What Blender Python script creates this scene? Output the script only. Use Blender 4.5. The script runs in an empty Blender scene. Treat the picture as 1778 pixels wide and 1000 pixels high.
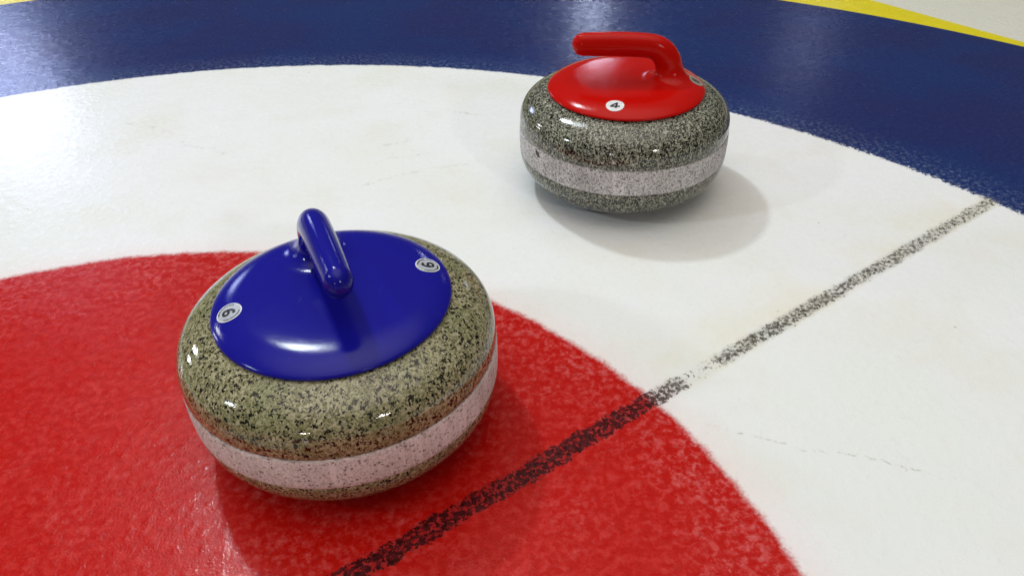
import bpy, bmesh, math, random
import numpy as np
from mathutils import Vector, Matrix

scene = bpy.context.scene
R = math.radians

# ------------------------------------------------------------------ camera
cam = bpy.data.cameras.new('camera'); cam_o = bpy.data.objects.new('camera', cam)
scene.collection.objects.link(cam_o); scene.camera = cam_o
cam.sensor_width = 36.0; cam.sensor_fit = 'HORIZONTAL'; cam.lens = 36 * 1323.27 / 1778
cam.clip_start = 0.02; cam.clip_end = 200
rt_, up_, fw_ = Vector((0.99967586, -0.01556843, -0.02014427)), Vector((0.02545914, 0.61130831, 0.79098292)), Vector((0, 0.79123939, -0.61150652))
M_ = Matrix((rt_, up_, -fw_)).transposed().to_4x4(); M_.translation = Vector((0, 0, 0.56826))
cam_o.matrix_world = M_

# ------------------------------------------------------------------ world: the dim hall around the sheet
world = bpy.data.worlds.new('World'); scene.world = world; world.use_nodes = True
wt = world.node_tree; wt.nodes.clear()
wo = wt.nodes.new('ShaderNodeOutputWorld'); wb = wt.nodes.new('ShaderNodeBackground')
wc = wt.nodes.new('ShaderNodeTexCoord'); wsx = wt.nodes.new('ShaderNodeSeparateXYZ'); wr = wt.nodes.new('ShaderNodeValToRGB')
wt.links.new(wc.outputs['Generated'], wsx.inputs[0]); wt.links.new(wsx.outputs['Z'], wr.inputs[0])
wt.links.new(wr.outputs[0], wb.inputs[0]); wt.links.new(wb.outputs[0], wo.inputs[0])
cr = wr.color_ramp; cr.elements[0].position = 0.0; cr.elements[0].color = (.06, .055, .05, 1)
cr.elements[1].position = 1.0; cr.elements[1].color = (1.8, 1.67, 1.50, 1)
for p_, c_ in ((.30, (.055, .06, .06, 1)), (.5, (.095, .09, .085, 1)), (.75, (.21, .195, .175, 1)), (.9, (1.1, 1.02, .92, 1))):
    e = cr.elements.new(p_); e.color = c_
wb.inputs['Strength'].default_value = 1.0

# ------------------------------------------------------------------ hall lamps
def lamp(loc, size, power, col=(1, 1, 1), target=(0, .7, 0)):
    l = bpy.data.lights.new('ceiling_lamp', 'AREA'); l.shape = 'DISK'; l.size = size; l.energy = power; l.color = col
    o = bpy.data.objects.new('ceiling_lamp', l); scene.collection.objects.link(o); o.location = loc
    o.rotation_euler = (Vector(target) - Vector(loc)).to_track_quat('-Z', 'Y').to_euler(); return o
lamp((-1.6, 3.2, 4), .32, 66, (.84, .94, 1))           # the lamp that casts the shadows
lamp((-1.3, 2.9, 4.4), .8, 13, (.86, .95, 1))          # broad soft lamp added beside it to deepen the handle's shadow
lamp((-6.2, -1.0, 4), .40, 66, (.80, .93, 1))
lamp((3.9, -5.8, 4), .45, 65, (1, .95, .92))
lamp((-5.2, -15.5, 4), .6, 120, (1, .93, .88))
lamp((-8.2, 4.9, 3.4), .5, 40, (.95, .97, 1))
lamp((-7.4, 10.6, 3.9), 1.8, 80, (.56, .64, 1))          # bright end of the hall, mirrored at the left edge
lamp((1.6, 14.3, 4.2), .6, 17, (.70, .78, 1))
lamp((5.0, 12.5, 4.2), .9, 4, (.6, .68, 1))
lamp((-18, 8.2, 4), .8, 140, (1, 1, 1))

c_ = scene.cycles; c_.max_bounces = 5; c_.diffuse_bounces = 2; c_.glossy_bounces = 3; c_.transmission_bounces = 1
c_.use_adaptive_sampling = True; c_.adaptive_threshold = 0.02
scene.view_settings.view_transform = 'Standard'; scene.view_settings.look = 'None'
scene.view_settings.exposure = 0.29; scene.view_settings.gamma = 1.0
scene.view_settings.use_curve_mapping = False

# ------------------------------------------------------------------ node helpers
class NT:
    def __init__(s, name):
        s.m = bpy.data.materials.new(name); s.m.use_nodes = True; s.t = s.m.node_tree; s.t.nodes.clear()
        s.out = s.t.nodes.new('ShaderNodeOutputMaterial'); s.b = s.t.nodes.new('ShaderNodeBsdfPrincipled')
        s.t.links.new(s.b.outputs[0], s.out.inputs[0]); s.tc = s.t.nodes.new('ShaderNodeTexCoord')
    def n(s, k): return s.t.nodes.new(k)
    def put(s, sock, v):
        if v is None: return
        if isinstance(v, bpy.types.NodeSocket): s.t.links.new(v, sock)
        elif isinstance(v, (tuple, list)) and len(v) == 3 and sock.type == 'RGBA': sock.default_value = (*v, 1)
        else: sock.default_value = v
    def math(s, op, a, b=None, c=None, clamp=False):
        n = s.n('ShaderNodeMath'); n.operation = op; n.use_clamp = clamp
        for i, v in enumerate((a, b, c)): s.put(n.inputs[i], v)
        return n.outputs[0]
    def sstep(s, x, lo, hi, a=0.0, b=1.0):
        n = s.n('ShaderNodeMapRange'); n.interpolation_type = 'SMOOTHSTEP'
        s.put(n.inputs[0], x); n.inputs[1].default_value = lo; n.inputs[2].default_value = hi
        n.inputs[3].default_value = a; n.inputs[4].default_value = b; return n.outputs[0]
    def mix(s, f, a, b, mode='MIX'):
        n = s.n('ShaderNodeMix'); n.data_type = 'RGBA'; n.blend_type = mode
        s.put(n.inputs[0], f); s.put(n.inputs[6], a); s.put(n.inputs[7], b); return n.outputs[2]
    def noise(s, scale, detail=3, rough=.5, vec=None, dist=0.0):
        n = s.n('ShaderNodeTexNoise'); n.inputs['Scale'].default_value = scale; n.inputs['Detail'].default_value = detail
        n.inputs['Roughness'].default_value = rough; n.inputs['Distortion'].default_value = dist
        s.put(n.inputs['Vector'], vec if vec is not None else s.tc.outputs['Object']); return n.outputs[0]
    def noisec(s, scale, detail=2, vec=None):
        n = s.n('ShaderNodeTexNoise'); n.inputs['Scale'].default_value = scale; n.inputs['Detail'].default_value = detail
        s.put(n.inputs['Vector'], vec if vec is not None else s.tc.outputs['Object']); return n.outputs['Color']
    def voro(s, scale, vec=None, feature='F1', out='Distance'):
        n = s.n('ShaderNodeTexVoronoi'); n.feature = feature; n.inputs['Scale'].default_value = scale
        s.put(n.inputs['Vector'], vec if vec is not None else s.tc.outputs['Object']); return n.outputs[out]
    def vmath(s, op, a, b=None, sc=None):
        n = s.n('ShaderNodeVectorMath'); n.operation = op; s.put(n.inputs[0], a)
        if b is not None: s.put(n.inputs[1], b)
        if sc is not None: s.put(n.inputs['Scale'], sc)
        return n.outputs['Value'] if op in ('LENGTH', 'DOT_PRODUCT', 'DISTANCE') else n.outputs['Vector']
    def sep(s, v):
        n = s.n('ShaderNodeSeparateXYZ'); s.put(n.inputs[0], v); return n.outputs
    def ramp(s, f, stops, const=False):
        n = s.n('ShaderNodeValToRGB'); s.put(n.inputs[0], f); r = n.color_ramp
        if const: r.interpolation = 'CONSTANT'
        r.elements[0].position = stops[0][0]; r.elements[0].color = (*stops[0][1], 1)
        r.elements[1].position = stops[-1][0]; r.elements[1].color = (*stops[-1][1], 1)
        for p, c in stops[1:-1]: r.elements.new(p).color = (*c, 1)
        return n.outputs[0]
    def bump(s, h, strength, dist, normal=None):
        n = s.n('ShaderNodeBump'); n.inputs['Strength'].default_value = strength; n.inputs['Distance'].default_value = dist
        s.put(n.inputs['Height'], h)
        if normal is not None: s.put(n.inputs['Normal'], normal)
        return n.outputs[0]
    def set(s, **k):
        for a, v in k.items(): s.put(s.b.inputs[a.replace('_', ' ')], v)

# ------------------------------------------------------------------ ice sheet with its painted rings and centre line
CX, CY = -0.39996, 0.17567
R_RED, R_WHITE, R_BLUE, R_BUTTON, R_BACK = .6527, 1.2975, 1.9322, .168, 1.938
ANG = .59773
SCUFFS = (((0.190, 0.507), (0.287, 0.473), .003, .6), ((0.287, 0.473), (0.400, 0.436), .0022, .75), ((-.217, .996), (-.13, 1.037), .006, .5),
          ((-.13, 1.037), (-.045, 1.06), .005, .55), ((-.20, 1.12), (-.165, 1.135), .010, .45), ((-.185, 1.075), (-.125, 1.09), .006, .4),
          ((-.10, 1.245), (-.04, 1.225), .007, .5), ((-.66, 1.23), (-.57, 1.19), .008, .4), ((-.54, 1.15), (-.46, 1.11), .008, .4))
def ice_material():
    s = NT('painted_ice'); P = s.tc.outputs['Object']
    rel = s.vmath('SUBTRACT', P, (CX, CY, 0))
    warp = s.vmath('SCALE', s.vmath('SUBTRACT', s.noisec(55, 3), (.5, .5, .5)), sc=.010)
    warp2 = s.vmath('SCALE', s.vmath('SUBTRACT', s.noisec(320, 2), (.5, .5, .5)), sc=.007)
    relw = s.vmath('ADD', s.vmath('ADD', rel, warp), warp2)
    flat = s.vmath('MULTIPLY', relw, (1, 1, 0)); r = s.vmath('LENGTH', flat)
    r0 = s.vmath('LENGTH', s.vmath('MULTIPLY', rel, (1, 1, 0)))
    d = (math.cos(ANG), math.sin(ANG), 0); nn = (-math.sin(ANG), math.cos(ANG), 0)
    along = s.vmath('DOT_PRODUCT', relw, d); across = s.vmath('ABSOLUTE', s.vmath('SCALE', relw, sc=1.0))
    across = s.math('ABSOLUTE', s.vmath('DOT_PRODUCT', relw, nn))
    # ---- white
    big = s.noise(3.1, 4, .6); mid = s.noise(7, 4, .6); fine = s.noise(240, 2, .5)
    white = s.mix(s.sstep(big, .35, .65), (.77, .79, .77), (.80, .81, .83))
    white = s.mix(s.math('MULTIPLY', s.sstep(mid, .46, .70), .26), white, (.72, .69, .58))
    # thin dirty scuffs
    sc = s.math('ABSOLUTE', s.math('SUBTRACT', s.noise(5.0, 5, .6, dist=.6), .5))
    scm = s.math('MULTIPLY', s.math('MULTIPLY', s.sstep(sc, .010, .0, 0, 1), s.sstep(s.noise(9, 2), .55, .66)), s.sstep(s.noise(120, 3), .42, .6))
    white = s.mix(s.math('MULTIPLY', scm, .10), white, (.45, .43, .33))
    gr = s.sstep(s.noise(95, 4, .7), .46, .66); tr = None
    for (ax, ay), (bx, by), wd, st in SCUFFS:
        L = math.hypot(bx - ax, by - ay); dx, dy = (bx - ax) / L, (by - ay) / L
        q = s.vmath('ADD', s.vmath('SUBTRACT', P, (ax, ay, 0)), s.vmath('SCALE', warp, sc=2.2))
        t = s.math('MINIMUM', s.math('MAXIMUM', s.vmath('DOT_PRODUCT', q, (dx, dy, 0)), 0.0), L)
        e = s.math('SUBTRACT', s.vmath('DOT_PRODUCT', q, (-dy, dx, 0)), 0.0)
        u = s.math('ABSOLUTE', s.math('SUBTRACT', s.vmath('DOT_PRODUCT', q, (dx, dy, 0)), t))
        m = s.math('MULTIPLY', s.sstep(s.math('ADD', s.math('ABSOLUTE', e), s.math('MULTIPLY', u, .5)), wd, 0), st)
        tr = m if tr is None else s.math('MAXIMUM', tr, m)
    tr = s.math('MULTIPLY', tr, gr)
    white = s.mix(tr, white, (.42, .41, .33))
    speck = s.math('MULTIPLY', s.sstep(s.voro(26), .055, .03), s.sstep(s.sep(s.voro(26, out='Color'))[0], .78, .80))
    white = s.mix(s.math('MULTIPLY', speck, .5), white, (.28, .26, .22))
    # pink bleed of the red paint and cream tint beside the line
    bleed = s.math('MULTIPLY', s.sstep(s.math('ADD', r, s.math('MULTIPLY', fine, .05)), R_RED + .075, R_RED + .0), s.sstep(r0, R_RED - .05, R_RED + .0))
    white = s.mix(s.math('MULTIPLY', bleed, .34), white, (.86, .56, .54))
    cream = s.math('MULTIPLY', s.sstep(s.vmath('DOT_PRODUCT', rel, nn), .10, .0), s.sstep(s.vmath('DOT_PRODUCT', rel, nn), -.016, -.008))
    cream = s.math('MULTIPLY', cream, s.sstep(s.noise(11, 3), .40, .62))
    white = s.mix(s.math('MULTIPLY', cream, .36), white, (.74, .68, .47))
    # ---- red
    mot = s.noise(120, 4, .66, dist=.3); patch = s.noise(7, 3, .55)
    red = s.mix(s.sstep(mot, .35, .70), (.43, .004, .002), (.52, .013, .009))
    vv = s.vmath('ADD', P, warp2)
    blob = s.math('MULTIPLY', s.sstep(s.voro(230, vec=vv, feature='SMOOTH_F1'), .44, .12), s.sstep(s.noise(60, 2), .42, .62))
    blob2 = s.math('MULTIPLY', s.sstep(s.voro(125, vec=vv, feature='SMOOTH_F1'), .42, .10), s.sstep(s.noise(33, 2), .50, .66))
    cell = s.math('ADD', blob, blob2, clamp=True)
    frost = s.math('ADD', s.sstep(patch, .42, .70, .10, .50), s.sstep(r0, R_RED - .12, R_RED, 0, .60))
    frost = s.math('MULTIPLY', frost, s.math('ADD', s.math('MULTIPLY', cell, .95), s.sstep(mot, .46, .66, 0, .75)), clamp=True)
    red = s.mix(s.math('MULTIPLY', frost, .36), red, (.66, .24, .24))
    # ---- blue
    bm = s.noise(48, 5, .7, vec=s.vmath('MULTIPLY', P, (.6, 1, 1))); bl = s.noise(4, 3)
    blue = s.mix(s.sstep(bl, .35, .65), (.008, .024, .120), (.012, .019, .100))
    inner = s.math('ADD', s.sstep(r0, R_WHITE + .09, R_WHITE - .005, .06, .9), s.sstep(s.math('SUBTRACT', s.sep(P)[0], s.math('MULTIPLY', s.sep(P)[1], .6)), .05, .60, 0, .38))
    bf = s.math('MULTIPLY', inner, s.sstep(s.noise(150, 4, .75), .47, .66), clamp=True)
    blue = s.mix(s.math('MULTIPLY', bf, .62), blue, (.20, .25, .36))
    fleck = s.sstep(s.noise(60, 4, .75), .70, .80, 0, .30)
    blue = s.mix(fleck, blue, (.25, .30, .50))
    yellow = s.mix(s.noise(30, 3), (.66, .56, .008), (.74, .64, .02))
    # ---- compose
    edgew = .0035
    col = s.mix(s.sstep(r, R_RED - .005, R_RED + .006), red, white)
    col = s.mix(s.sstep(r, R_BUTTON - .01, R_BUTTON + .012), (.62, .50, .40), col)
    rb = s.math('ADD', r, s.math('MULTIPLY', s.math('SUBTRACT', s.noise(170, 3, .7), .5), s.sstep(s.sep(P)[0], .1, .9, .003, .045)))
    col = s.mix(s.sstep(rb, R_WHITE - edgew, R_WHITE + edgew), col, blue)
    col = s.mix(s.sstep(r0, R_BLUE - .003, R_BLUE + .003), col, yellow)
    back = s.vmath('DOT_PRODUCT', rel, (.8263, .5632, 0))
    col = s.mix(s.sstep(back, R_BACK - .004, R_BACK + .004), col, (.66, .66, .58))
    # ---- the centre line, ragged and worn through near the edge of the red
    band = s.sstep(s.math('ADD', s.math('ADD', across, s.sstep(along, .64, .72, 0, .0026)), s.math('MULTIPLY', s.math('SUBTRACT', s.noise(130, 3, .7), .5), .016)), .0115, .0090)
    gap = s.math('MULTIPLY', s.sstep(along, .690, .704), s.sstep(along, .752, .742))
    wear = s.math('ADD', s.sstep(along, .645, .68, .285, .31), s.math('MULTIPLY', gap, .15))
    wear = s.math('ADD', wear, s.sstep(along, .85, 1.28, 0, .05))
    wear = s.math('ADD', wear, s.sstep(along, 1.30, 1.335, 0, 1.2))
    brk = s.math('ADD', s.math('MULTIPLY', s.noise(210, 4, .68, dist=.4), 1.25), s.math('MULTIPLY', s.noise(40, 2), .25))
    keep = s.sstep(s.math('SUBTRACT', brk, wear), .36, .46)
    lm = s.math('MULTIPLY', band, keep)
    lcol = s.mix(s.sstep(along, .64, .70), s.mix(s.sstep(s.noise(160, 3), .35, .7), (.008, .002, .003), (.075, .008, .011)),
                 s.mix(s.sstep(s.noise(200, 3), .4, .7), (.050, .046, .038), (.25, .24, .21)))
    soft = s.math('MULTIPLY', s.sstep(across, .0135, .005), s.math('MULTIPLY', s.sstep(gap, 0, 1, .46, .10), s.sstep(along, 1.31, 1.29)))
    col = s.mix(soft, col, s.mix(s.sstep(along, .64, .70), (.20, .02, .025), (.36, .34, .29)))
    col = s.mix(s.math('MULTIPLY', lm, .93), col, lcol)
    # ---- relief: pebble droplets and fine frost
    peb = s.voro(95, vec=s.vmath('ADD', P, warp2), feature='SMOOTH_F1')
    h = s.math('ADD', s.math('MULTIPLY', s.sstep(peb, .55, .0), .55), s.math('MULTIPLY', s.noise(420, 3, .6), .55))
    h = s.math('ADD', h, s.math('MULTIPLY', s.noise(24, 2), .8))
    nrm = s.bump(h, .5, .0009)
    dv = s.voro(430, vec=P); drop = s.math('MULTIPLY', s.sstep(dv, .50, .05), s.sstep(s.sep(s.voro(430, vec=P, out='Color'))[1], .55, .9))
    cn = s.bump(s.math('ADD', s.math('MULTIPLY', drop, 1.0), s.math('MULTIPLY', h, .17)), 1.0, .0013)
    s.set(Base_Color=col, Roughness=s.sstep(s.noise(35, 3), .3, .7, .24, .32), IOR=1.27, Normal=nrm)
    s.set(Specular_IOR_Level=.25)
    s.set(Coat_Weight=.36, Coat_Roughness=.075, Coat_IOR=1.31, Coat_Normal=cn)
    s.set(Subsurface_Weight=.0)
    return s.m

me = bpy.data.meshes.new('ice_rink_floor')
bm = bmesh.new(); bmesh.ops.create_grid(bm, x_segments=24, y_segments=24, size=14); bm.to_mesh(me); bm.free()
ice = bpy.data.objects.new('ice_rink_floor', me); scene.collection.objects.link(ice)
ice.data.materials.append(ice_material()); ice['kind'] = 'structure'
ice['label'] = 'pebbled curling ice with painted red, white and blue rings and a worn black line'

# ------------------------------------------------------------------ stone materials
def granite(name, dark, midc, pale, black, scale, frac, rough=.10, tint=None, seed=0.0, lightfrac=.86):
    s = NT(name); P = s.vmath('ADD', s.tc.outputs['Object'], (seed, seed * .7, seed * .3))
    w = s.vmath('SCALE', s.vmath('SUBTRACT', s.noisec(scale * 1.3, 2, vec=P), (.5, .5, .5)), sc=1.1 / scale)
    Q = s.vmath('ADD', P, w)
    c1 = s.sep(s.voro(scale * 1.25, vec=Q, out='Color'))
    base = s.ramp(s.math('ADD', s.math('MULTIPLY', c1[1], .55), s.math('MULTIPLY', s.noise(scale * .9, 3, .6, vec=P), .5)), [(.22, dark), (.48, midc), (.82, pale)])
    big = s.noise(22, 3, vec=P)
    if tint: base = s.mix(s.sstep(big, .40, .66, 0, .55), base, tint)
    c2 = s.sep(s.voro(scale, vec=Q, out='Color'))
    clus = s.math('MULTIPLY', s.math('SUBTRACT', s.noise(scale * .35, 3, vec=P), .5), .6)
    k = s.math('SUBTRACT', c2[0], clus)
    bl = s.sstep(k, frac + .02, frac - .02)
    col = s.mix(bl, base, black)
    c3 = s.sep(s.voro(scale * 2.2, vec=Q, out='Color'))
    col = s.mix(s.sstep(c3[2], 1 - frac * .45 - .01, 1 - frac * .45 + .01, 0, .8), col, black)
    c4 = s.sep(s.voro(scale * .5, vec=s.vmath('ADD', Q, w), out='Color'))
    col = s.mix(s.sstep(c4[1], .035, .025, 0, .92), col, black)
    col = s.mix(s.sstep(c4[2], .955, .965, 0, .5), col, pale)
    col = s.mix(s.sstep(c3[0], lightfrac + .06, lightfrac + .08, 0, .75), col, pale)
    z = s.sep(s.tc.outputs['Object'])[2]; zn = s.math('ADD', z, s.math('MULTIPLY', s.math('SUBTRACT', s.noise(90, 3), .5), .004))
    dull = s.math('MULTIPLY', s.sstep(zn, Z2 + .004, Z2 + .000), .18)
    col = s.mix(s.math('MULTIPLY', dull, s.sstep(z, Z1, Z2)), col, (.17, .135, .09))
    s.set(Base_Color=col, Roughness=s.sstep(s.noise(60, 3), .3, .7, rough * .8, rough * 1.3), IOR=1.52)
    s.set(Normal=s.bump(s.noise(scale * .8, 3, vec=P), .12, .0006))
    return s.m
def bandmat(name, base, base2, dark, scale, frac, seed=0.0, chip=None):
    s = NT(name); P = s.vmath('ADD', s.tc.outputs['Object'], (seed, seed, seed))
    w = s.vmath('SCALE', s.vmath('SUBTRACT', s.noisec(scale * 1.2, 2, vec=P), (.5, .5, .5)), sc=1.2 / scale)
    Q = s.vmath('ADD', P, w)
    col = s.mix(s.sstep(s.noise(scale * .7, 4, .7, vec=P), .3, .7), base, base2)
    streak = s.noise(1.0, 3, .6, vec=s.vmath('MULTIPLY', P, (230, 230, 9)))
    col = s.mix(s.math('MULTIPLY', s.sstep(streak, .44, .62), s.sstep(s.noise(16, 2, vec=P), .40, .60, .12, .85)), col, base2)
    col = s.mix(s.sstep(s.noise(18, 3, .6, vec=P), .45, .7, 0, .35), col, tuple(v * .62 for v in base))
    c = s.sep(s.voro(scale, vec=Q, out='Color'))
    col = s.mix(s.sstep(c[0], frac + .02, frac - .02, 0, .72), col, dark)
    c = s.sep(s.voro(scale * 2, vec=Q, out='Color'))
    col = s.mix(s.sstep(c[1], frac + .02, frac - .02, 0, .5), col, dark)
    z = s.math('ADD', s.sep(s.tc.outputs['Object'])[2], s.math('MULTIPLY', s.math('SUBTRACT', s.noise(150, 3), .5), .005))
    ed = s.sstep(s.math('MINIMUM', s.math('SUBTRACT', z, Z1), s.math('SUBTRACT', Z2, z)), .0022, -.0002, 0, .75)
    col = s.mix(ed, col, tuple(v * .38 for v in base))
    s.set(Base_Color=col, Roughness=.62, IOR=1.45, Normal=s.bump(s.noise(scale, 3, vec=P), .5, .0005))
    return s.m
def plastic(name, col, col2, rough, seed=0, spec=.25):
    s = NT(name); P = s.tc.outputs['Object']
    c = s.mix(s.noise(12, 2, .5), col, col2)
    # hairline scratches
    scr = None
    for k, (a, b) in enumerate(((0.6, 34), (2.1, 30))):
        V = s.n('ShaderNodeVectorRotate'); V.rotation_type = 'Z_AXIS'; V.inputs['Angle'].default_value = a + seed
        s.put(V.inputs['Vector'], P)
        n = s.noise(1.0, 2, .5, vec=s.vmath('MULTIPLY', V.outputs[0], (b * 28, b, b)))
        m = s.math('MULTIPLY', s.sstep(n, .735, .76), s.sstep(s.noise(18 + 5 * k, 2), .52, .6))
        scr = m if scr is None else s.math('MAXIMUM', scr, m)
    c = s.mix(s.math('MULTIPLY', scr, .13), c, (.6, .6, .75))
    s.set(Base_Color=c, Roughness=s.sstep(s.noise(45, 3), .2, .8, rough * .93, rough * 1.07), IOR=1.46, Specular_IOR_Level=spec)
    s.set(Normal=s.bump(s.math('ADD', s.noise(800, 2), s.math('MULTIPLY', scr, -.08)), .2, .0004))
    return s.m
def simple(name, col, rough=.4, metal=0.0):
    s = NT(name); c = s.mix(s.sstep(s.noise(160, 3), .35, .7), col, tuple(v * .86 for v in col))
    s.set(Base_Color=c, Roughness=rough, Metallic=metal); return s.m

# ------------------------------------------------------------------ stone body
RS = .1455; Z1, Z2, RT, ZT, RC, NB, NTP, RA, ZA = .05696, .09357, .10737, .14459, .0690, 2.033, 3.124, -.03, .057897
def body_profile():
    p = [(0, .004), (.055, .004), (.060, .0012), (.066, 0.0)]
    for i in range(0, 33):
        a = math.pi / 2 * i / 32
        p.append((RC - .003 + (RS - RC + .003) * math.sin(a) ** (2 / NB), Z1 - Z1 * math.cos(a) ** (2 / NB) * .999))
    p += [(RS - .0004, Z1 + .0006), (RS - .0004, Z2 - .0006)]
    for i in range(0, 60):
        a = math.pi / 2 * i / 72; r = RA + (RS - RA) * math.cos(a) ** (2 / NTP)
        if r < RT - .004: break
        p.append((r, Z2 + ZA * math.sin(a) ** (2 / NTP)))
    p.append((RT - .0045, ZT - .0026))
    p += [(RT - .02, ZT - .0030), (0, ZT - .0030)]
    return p
def band_profile():
    n = 8; pts = [(RS - .0012, Z1 + .0002), (RS - .0001, Z1 + .0004), (RS + .0003, Z1 + .0012)]
    for i in range(1, n): 
        t = i / n; pts.append((RS + .0003 + .0006 * math.sin(math.pi * t), Z1 + .0012 + (Z2 - Z1 - .0024) * t))
    return pts + [(RS + .0003, Z2 - .0012), (RS - .0001, Z2 - .0004), (RS - .0012, Z2 - .0002)]
def revolve(name, prof, seg=192, closed=False, wob=0.0):
    me = bpy.data.meshes.new(name); vs = []; fs = []; rings = []
    for (r, z) in prof:
        if r < 1e-6: rings.append([len(vs)]); vs.append((0, 0, z)); continue
        ids = []
        for k in range(seg):
            a = 2 * math.pi * k / seg; ids.append(len(vs)); vs.append((r * math.cos(a), r * math.sin(a), z))
        rings.append(ids)
    pairs = list(zip(rings, rings[1:])) + ([(rings[-1], rings[0])] if closed else [])
    for A, B in pairs:
        for k in range(seg):
            k2 = (k + 1) % seg
            if len(A) == 1: fs.append((A[0], B[k2], B[k]))
            elif len(B) == 1: fs.append((A[k], A[k2], B[0]))
            else: fs.append((A[k], A[k2], B[k2], B[k]))
    me.from_pydata(vs, [], fs); me.validate()
    me.polygons.foreach_set('use_smooth', [True] * len(me.polygons))
    return me

# ------------------------------------------------------------------ handle moulding as a blended field (local +X = stem side)
def hcap(r):
    xs = np.array([0, .05, .068, .077, .084, .091, .097, .102, .1052, .1075]); sl = np.array([0, .015, .030, .070, .155, .29, .42, .56, .75, 1.1])
    g = np.linspace(0, .1075, 216); s = np.interp(g, xs, sl); h = np.concatenate([[0], np.cumsum((s[1:] + s[:-1]) / 2 * np.diff(g))])
    h = .1446 + h[-1] - h
    return np.interp(r, g, h) - np.maximum(r - .1075, 0) * 1.1, np.interp(r, g, s)
CL = [(-.0600, .2035, .0150, .0125), (-.040, .2035, .0157, .0132), (-.015, .2032, .0160, .0136), (.010, .2022, .0160, .0138),
      (.028, .2003, .0160, .0140), (.0385, .1970, .0163, .0142), (.0465, .1910, .0168, .0146), (.0523, .1828, .0173, .0150),
      (.0566, .1735, .0172, .0150), (.0590, .1640, .0169, .0150), (.0602, .1540, .0168, .0152), (.0607, .1440, .0170, .0155)]
def dens(cl, sub=3):
    a = np.array(cl); n = len(a); out = []
    for i in range(n - 1):
        p0, p1, p2, p3 = a[max(i - 1, 0)], a[i], a[i + 1], a[min(i + 2, n - 1)]
        for j in range(sub):
            t = j / sub; out.append(.5 * ((2 * p1) + (-p0 + p2) * t + (2 * p0 - 5 * p1 + 4 * p2 - p3) * t * t + (-p0 + 3 * p1 - 3 * p2 + p3) * t ** 3))
    out.append(a[-1]); return np.array(out)
CLD = dens(CL)
def f_cap(P):
    r = np.hypot(P[:, 0], P[:, 1]); h, s = hcap(r)
    top = (P[:, 2] - h) / np.sqrt(1 + s * s); side = r - .1070; bot = .1428 - P[:, 2]
    k = .0012
    def smax(a, b): 
        q = np.clip(.5 - .5 * (b - a) / k, 0, 1); return b * (1 - q) + a * q + k * q * (1 - q)
    return smax(smax(top, side), bot)
def f_grip(P):
    best = np.full(len(P), 9.0)
    U, V, Z = P[:, 0], P[:, 1], P[:, 2]
    for a, b in zip(CLD[:-1], CLD[1:]):
        d = b[:2] - a[:2]; L = d @ d
        t = np.clip(((U - a[0]) * d[0] + (Z - a[1]) * d[1]) / L, 0, 1)
        du = U - a[0] - t * d[0]; dz = Z - a[1] - t * d[1]
        ra = a[2] + (b[2] - a[2]) * t; rb = a[3] + (b[3] - a[3]) * t
        e = (du * du + dz * dz) / ra ** 2 + V * V / rb ** 2
        best = np.minimum(best, (np.sqrt(e) - 1) * rb)
    return best
def F(P):
    a, b = f_cap(P), f_grip(P); k = .022
    h = np.clip(.5 + .5 * (b - a) / k, 0, 1)
    return b * (1 - h) + a * h - k * h * (1 - h)
def grad(P, e=2e-4):
    g = np.zeros_like(P)
    for i in range(3):
        d = np.zeros(3); d[i] = e; g[:, i] = (F(P + d) - F(P - d)) / (2 * e)
    return g
def project(P, off=0.0, it=5):
    for _ in range(it):
        g = grad(P); P = P - ((F(P) - off) / np.maximum((g * g).sum(1), .05))[:, None] * g
    return P
def surface_nets():
    h = .0013; lo = np.array([-.1105, -.1105, .1415]); hi = np.array([.1105, .1105, .2235])
    n = np.ceil((hi - lo) / h).astype(int) + 1
    ax = [lo[i] + h * np.arange(n[i]) for i in range(3)]
    G = np.stack(np.meshgrid(*ax, indexing='ij'), -1).reshape(-1, 3); v = np.empty(len(G))
    for i in range(0, len(G), 400000): v[i:i + 400000] = F(G[i:i + 400000])
    v = v.reshape(n); ins = v < 0
    acc = np.zeros((n[0] - 1, n[1] - 1, n[2] - 1, 3)); cnt = np.zeros(acc.shape[:3])
    I = np.stack(np.meshgrid(*[np.arange(m - 1) for m in n], indexing='ij'), -1).astype(float)
    cor = [(i, j, k) for i in (0, 1) for j in (0, 1) for k in (0, 1)]
    def sl(c): return tuple(slice(c[i], n[i] - 1 + c[i]) for i in range(3))
    for c in cor:
        for a in range(3):
            if c[a]: continue
            c2 = list(c); c2[a] = 1
            va, vb = v[sl(c)], v[sl(c2)]; m = (va < 0) != (vb < 0)
            t = np.where(m, va / np.where(m, va - vb, 1), 0)
            p = I + np.array(c); p[..., a] += t; acc += np.where(m[..., None], p, 0); cnt += m
    used = cnt > 0; idx = -np.ones(used.shape, int); idx[used] = np.arange(used.sum())
    V = lo + h * (acc[used] / cnt[used][:, None]); Fs = []
    for a in range(3):
        b, c = (a + 1) % 3, (a + 2) % 3
        s0 = [slice(None)] * 3; s1 = [slice(None)] * 3; s0[a] = slice(0, n[a] - 1); s1[a] = slice(1, n[a])
        x0, x1 = ins[tuple(s0)], ins[tuple(s1)]; e = np.argwhere(x0 != x1)
        e = e[(e[:, b] > 0) & (e[:, c] > 0) & (e[:, b] < n[b] - 1) & (e[:, c] < n[c] - 1)]
        sg = x0[tuple(e.T)]
        def at(db, dc):
            q = e.copy(); q[:, b] -= db; q[:, c] -= dc; return idx[tuple(q.T)]
        q = np.stack([at(1, 1), at(0, 1), at(0, 0), at(1, 0)], 1); q[~sg] = q[~sg][:, ::-1]; Fs.append(q)
    return V, np.concatenate(Fs)
HV, HF = surface_nets(); HV = project(HV, 0, 3)
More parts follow.
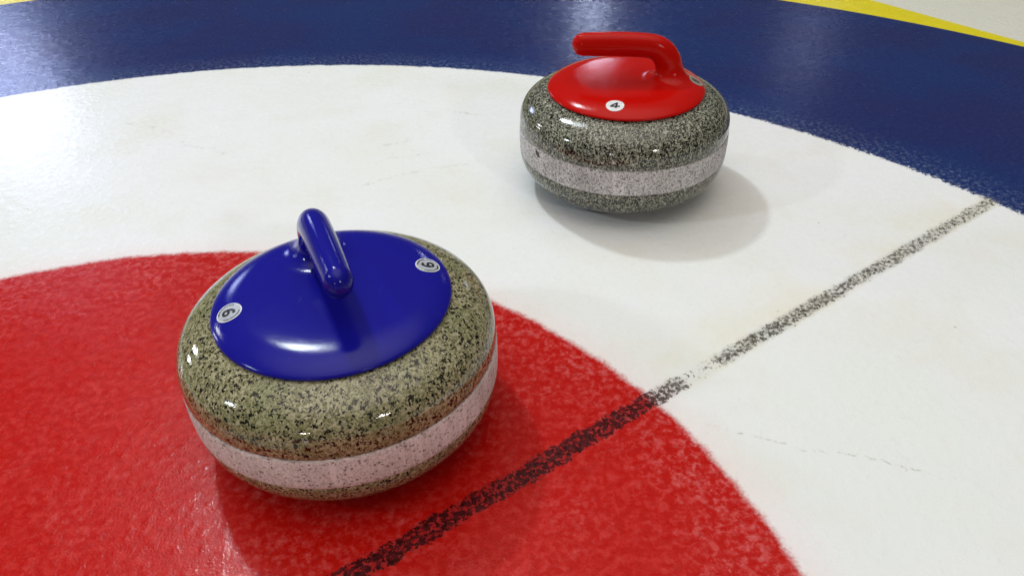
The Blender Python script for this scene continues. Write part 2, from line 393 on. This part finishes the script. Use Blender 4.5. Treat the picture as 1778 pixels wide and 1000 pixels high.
HN = grad(HV); HN /= np.linalg.norm(HN, axis=1, keepdims=True)
fc = HV[HF].mean(1); is_grip = (f_grip(fc) < f_cap(fc)) & (fc[:, 2] > .149)
def submesh(name, mask):
    f = HF[mask]; u, inv = np.unique(f, return_inverse=True); f = inv.reshape(f.shape)
    me = bpy.data.meshes.new(name); me.from_pydata(HV[u].tolist(), [], f.tolist())
    me.polygons.foreach_set('use_smooth', [True] * len(f)); me.update()
    me.normals_split_custom_set_from_vertices(HN[u].tolist()); return me
cap_me, grip_me = submesh('handle_cap', ~is_grip), submesh('grip', is_grip)

# ------------------------------------------------------------------ number stickers laid on the moulding
def frame_at(r, ang):
    p = np.array([[r * math.cos(ang), r * math.sin(ang), hcap(np.array([r]))[0][0] + .001]]); p = project(p, 0, 8)
    n = grad(p)[0]; n /= np.linalg.norm(n); up = np.array([-math.cos(ang), -math.sin(ang), 0]); up -= n * (up @ n); up /= np.linalg.norm(up)
    return p[0], n, np.cross(up, n), up
def drape(me, fr, off):
    p, n, rt, up = fr; co = np.zeros(len(me.vertices) * 3); me.vertices.foreach_get('co', co); co = co.reshape(-1, 3)
    P = p + co[:, :1] * rt + co[:, 1:2] * up + .0002 * n
    P = project(P, off + 0.0, 5) + 0; 
    P = P + 0; me.vertices.foreach_set('co', P.ravel()); me.update()
def disc(name, r, r0=0.0, rings=6, seg=48, arcs=None):
    me = bpy.data.meshes.new(name); bm = bmesh.new()
    for (a0, a1) in (arcs or [(0, 2 * math.pi)]):
        full = abs(a1 - a0 - 2 * math.pi) < 1e-6; ns = seg if full else max(2, int(seg * (a1 - a0) / (2 * math.pi)))
        grid = []
        for i in range(rings + 1):
            rr = r0 + (r - r0) * i / rings
            grid.append([bm.verts.new((max(rr, 1e-5) * math.cos(a0 + (a1 - a0) * k / ns), max(rr, 1e-5) * math.sin(a0 + (a1 - a0) * k / ns), 0)) for k in range(ns if full else ns + 1)])
        for A, B in zip(grid, grid[1:]):
            m = len(A)
            for k in range(m if full else m - 1): bm.faces.new((A[k], B[k], B[(k + 1) % m], A[(k + 1) % m]))
    bm.to_mesh(me); bm.free(); return me
def arc(cx, cy, rx, ry, a0, a1, n=18):
    return [(cx + rx * math.cos(R(a0 + (a1 - a0) * i / n)), cy + ry * math.sin(R(a0 + (a1 - a0) * i / n))) for i in range(n + 1)]
STROKES = {
    '6': ([arc(.0, -.21, .235, .215, 0, 360, 28), arc(.16, -.12, .395, .54, 185, 98, 16) + [(.16, .40), (.235, .27)]], .20),
    'B': ([[(-.24, -.43), (-.24, .43)], [(-.24, .43), (.02, .43)] + arc(.02, .23, .20, .20, 90, -90) + [(-.24, .03)], [(-.24, .03), (.05, .03)] + arc(.05, -.20, .22, .23, 90, -90) + [(-.24, -.43)]], .17),
    '4': ([[(.06, -.46), (.20, .44)], [(.16, .38), (-.38, -.15)], [(-.46, -.20), (.46, -.20)]], .20)}
def drawn(name, ch, height, sx):
    lines, w = STROKES[ch]; me = bpy.data.meshes.new(name); bm = bmesh.new()
    for ln in lines:
        pts = [Vector((x * sx, y, 0)) for x, y in ln]; q = []
        for a, b in zip(pts, pts[1:]):
            m = max(1, int((b - a).length / .08)); q += [a.lerp(b, i / m) for i in range(m)]
        q.append(pts[-1]); prev = None
        for i, p in enumerate(q):
            t = (q[min(i + 1, len(q) - 1)] - q[max(i - 1, 0)])
            if (q[0] - q[-1]).length < 1e-4 and i in (0, len(q) - 1): t = q[1] - q[-2]
            t.normalize(); n = Vector((-t.y, t.x, 0)) * w / 2
            cur = [bm.verts.new((p + n * k) * height) for k in (1, 0, -1)]
            if prev: bm.faces.new((prev[1], cur[1], cur[0], prev[0])); bm.faces.new((prev[2], cur[2], cur[1], prev[1]))
            prev = cur
    bm.normal_update(); bm.to_mesh(me); bm.free(); return me
def child(name, me, mat, parent, label=None):
    o = bpy.data.objects.new(name, me); scene.collection.objects.link(o); o.parent = parent
    if mat and not me.materials: me.materials.append(mat)
    if label: o['label'] = label
    return o
black_ink = simple('black_ink', (.006, .006, .008), .35)
def sticker(root, r, ang, ch, facemat, rimmat, label, rad=.0117, gh=.0118, sx=1.1, micro=True, rot=0.0):
    p_, n_, rt0, up0 = frame_at(r, ang); fr = (p_, n_, rt0 * math.cos(rot) + up0 * math.sin(rot), up0 * math.cos(rot) - rt0 * math.sin(rot))
    o = child('number_sticker', disc('number_sticker', rad * .93, 0), facemat, root, label); drape(o.data, fr, .00035)
    e = child('sticker_rim', disc('sticker_rim', rad, rad * .93, 1), rimmat, o); drape(e.data, fr, .00034)
    g = child('printed_number' if ch in '0123456789' else 'printed_letter', drawn('printed_number', ch, gh, sx), black_ink, o); drape(g.data, fr, .0006)
    if micro:
        rng = random.Random(3); arcs = []; 
        for base, span in ((R(-35), R(110)), (R(145), R(120))):
            a = base
            while a < base + span:
                w = R(rng.uniform(3, 11)); arcs.append((a, a + w)); a += w + R(rng.uniform(1.5, 5))
        t = child('small_print', disc('small_print', rad * .86, rad * .76, 1, 96, arcs), black_ink, o); drape(t.data, fr, .0006)
    for k in (o, e): k.data.polygons.foreach_set('use_smooth', [True] * len(k.data.polygons))
    return o

body_me = revolve('granite_body', body_profile()); band_me = revolve('striking_band', band_profile())
def stone(loc, az, gran, band, plas, label):
    root = bpy.data.objects.new('curling_stone', None); scene.collection.objects.link(root)
    root.location = loc; root.rotation_euler = (0, 0, az); root['label'] = label; root['category'] = 'curling stone'
    root['group'] = 'curling stones on the ice'; root.empty_display_size = .1
    child('granite_body', body_me.copy(), gran, root); child('striking_band', band_me.copy(), band, root)
    child('handle_cap', cap_me.copy(), plas, root); child('grip', grip_me.copy(), plas, root)
    return root

paper_blue = simple('silver_sticker', (.50, .53, .58), .30, .1); paper_white = simple('white_sticker', (.80, .82, .84), .30)
rim_white = simple('sticker_edge', (.80, .80, .82), .35); rim_grey = simple('grey_sticker', (.30, .29, .25), .4)

azB, azR = R(112.25), R(-2.47)
g1 = granite('olive_granite', (.085, .080, .035), (.21, .195, .095), (.46, .42, .28), (.005, .005, .004), 500, .19, .06, (.18, .195, .085))
b1 = bandmat('olive_band', (.53, .485, .45), (.84, .79, .80), (.08, .06, .045), 520, .075)
p1 = plastic('blue_plastic', (.007, .007, .25), (.009, .008, .26), .12)
s1 = stone((-.1617, .54274, 0), azB, g1, b1, p1, 'olive granite curling stone with a blue handle standing on the red circle')
sticker(s1, .0892, R(-159.5) - azB, '6', paper_blue, rim_white, 'round silver sticker with a black 6 on the left of the blue cap')
sticker(s1, .0900, R(20.5) - azB, '6', paper_blue, rim_white, 'round silver sticker with a black 6 on the right of the blue cap')

g2 = granite('grey_granite', (.070, .072, .050), (.23, .23, .165), (.58, .58, .48), (.006, .006, .006), 620, .50, .07, (.17, .18, .12), 3.1)
b2 = bandmat('grey_band', (.43, .405, .39), (.80, .765, .775), (.07, .06, .06), 600, .20, 2.0)
p2 = plastic('red_plastic', (.47, .004, .002), (.50, .005, .003), .12, 1.3, .17)
s2 = stone((.16275, .99304, 0), azR, g2, b2, p2, 'dark grey speckled curling stone with a red handle standing on the white ring')
sticker(s2, .0865, R(-107) - azR, '4', paper_white, rim_white, 'round white sticker with a black 4 on the near side of the red cap', gh=.0125, sx=1.1, micro=False, rot=R(9))
sticker(s2, .0935, R(-5) - azR, 'B', rim_grey, rim_grey, 'dull grey sticker with a black letter B behind the stem', sx=1.0, micro=False)
# chipped dark patch on the near left of the red stone's band
def chip():
    me = bpy.data.meshes.new('chip'); bm = bmesh.new(); ca = math.atan2(-.076, -.122) - azR
    pts = [(-.0046, .0030), (-.0030, .0040), (.0040, .0022), (.0044, -.0040), (.0012, -.0050), (-.0036, -.0016)]
    f = []
    for (a, z) in pts:
        an = ca + a / RS; f.append(bm.verts.new(((RS + .0012) * math.cos(an), (RS + .0012) * math.sin(an), .0865 + z)))
    bm.faces.new(f); bm.to_mesh(me); bm.free(); return me
child('chip', chip(), simple('chip_dark', (.07, .055, .04), .6), s2, 'small dark chipped patch near the top of the pale band')
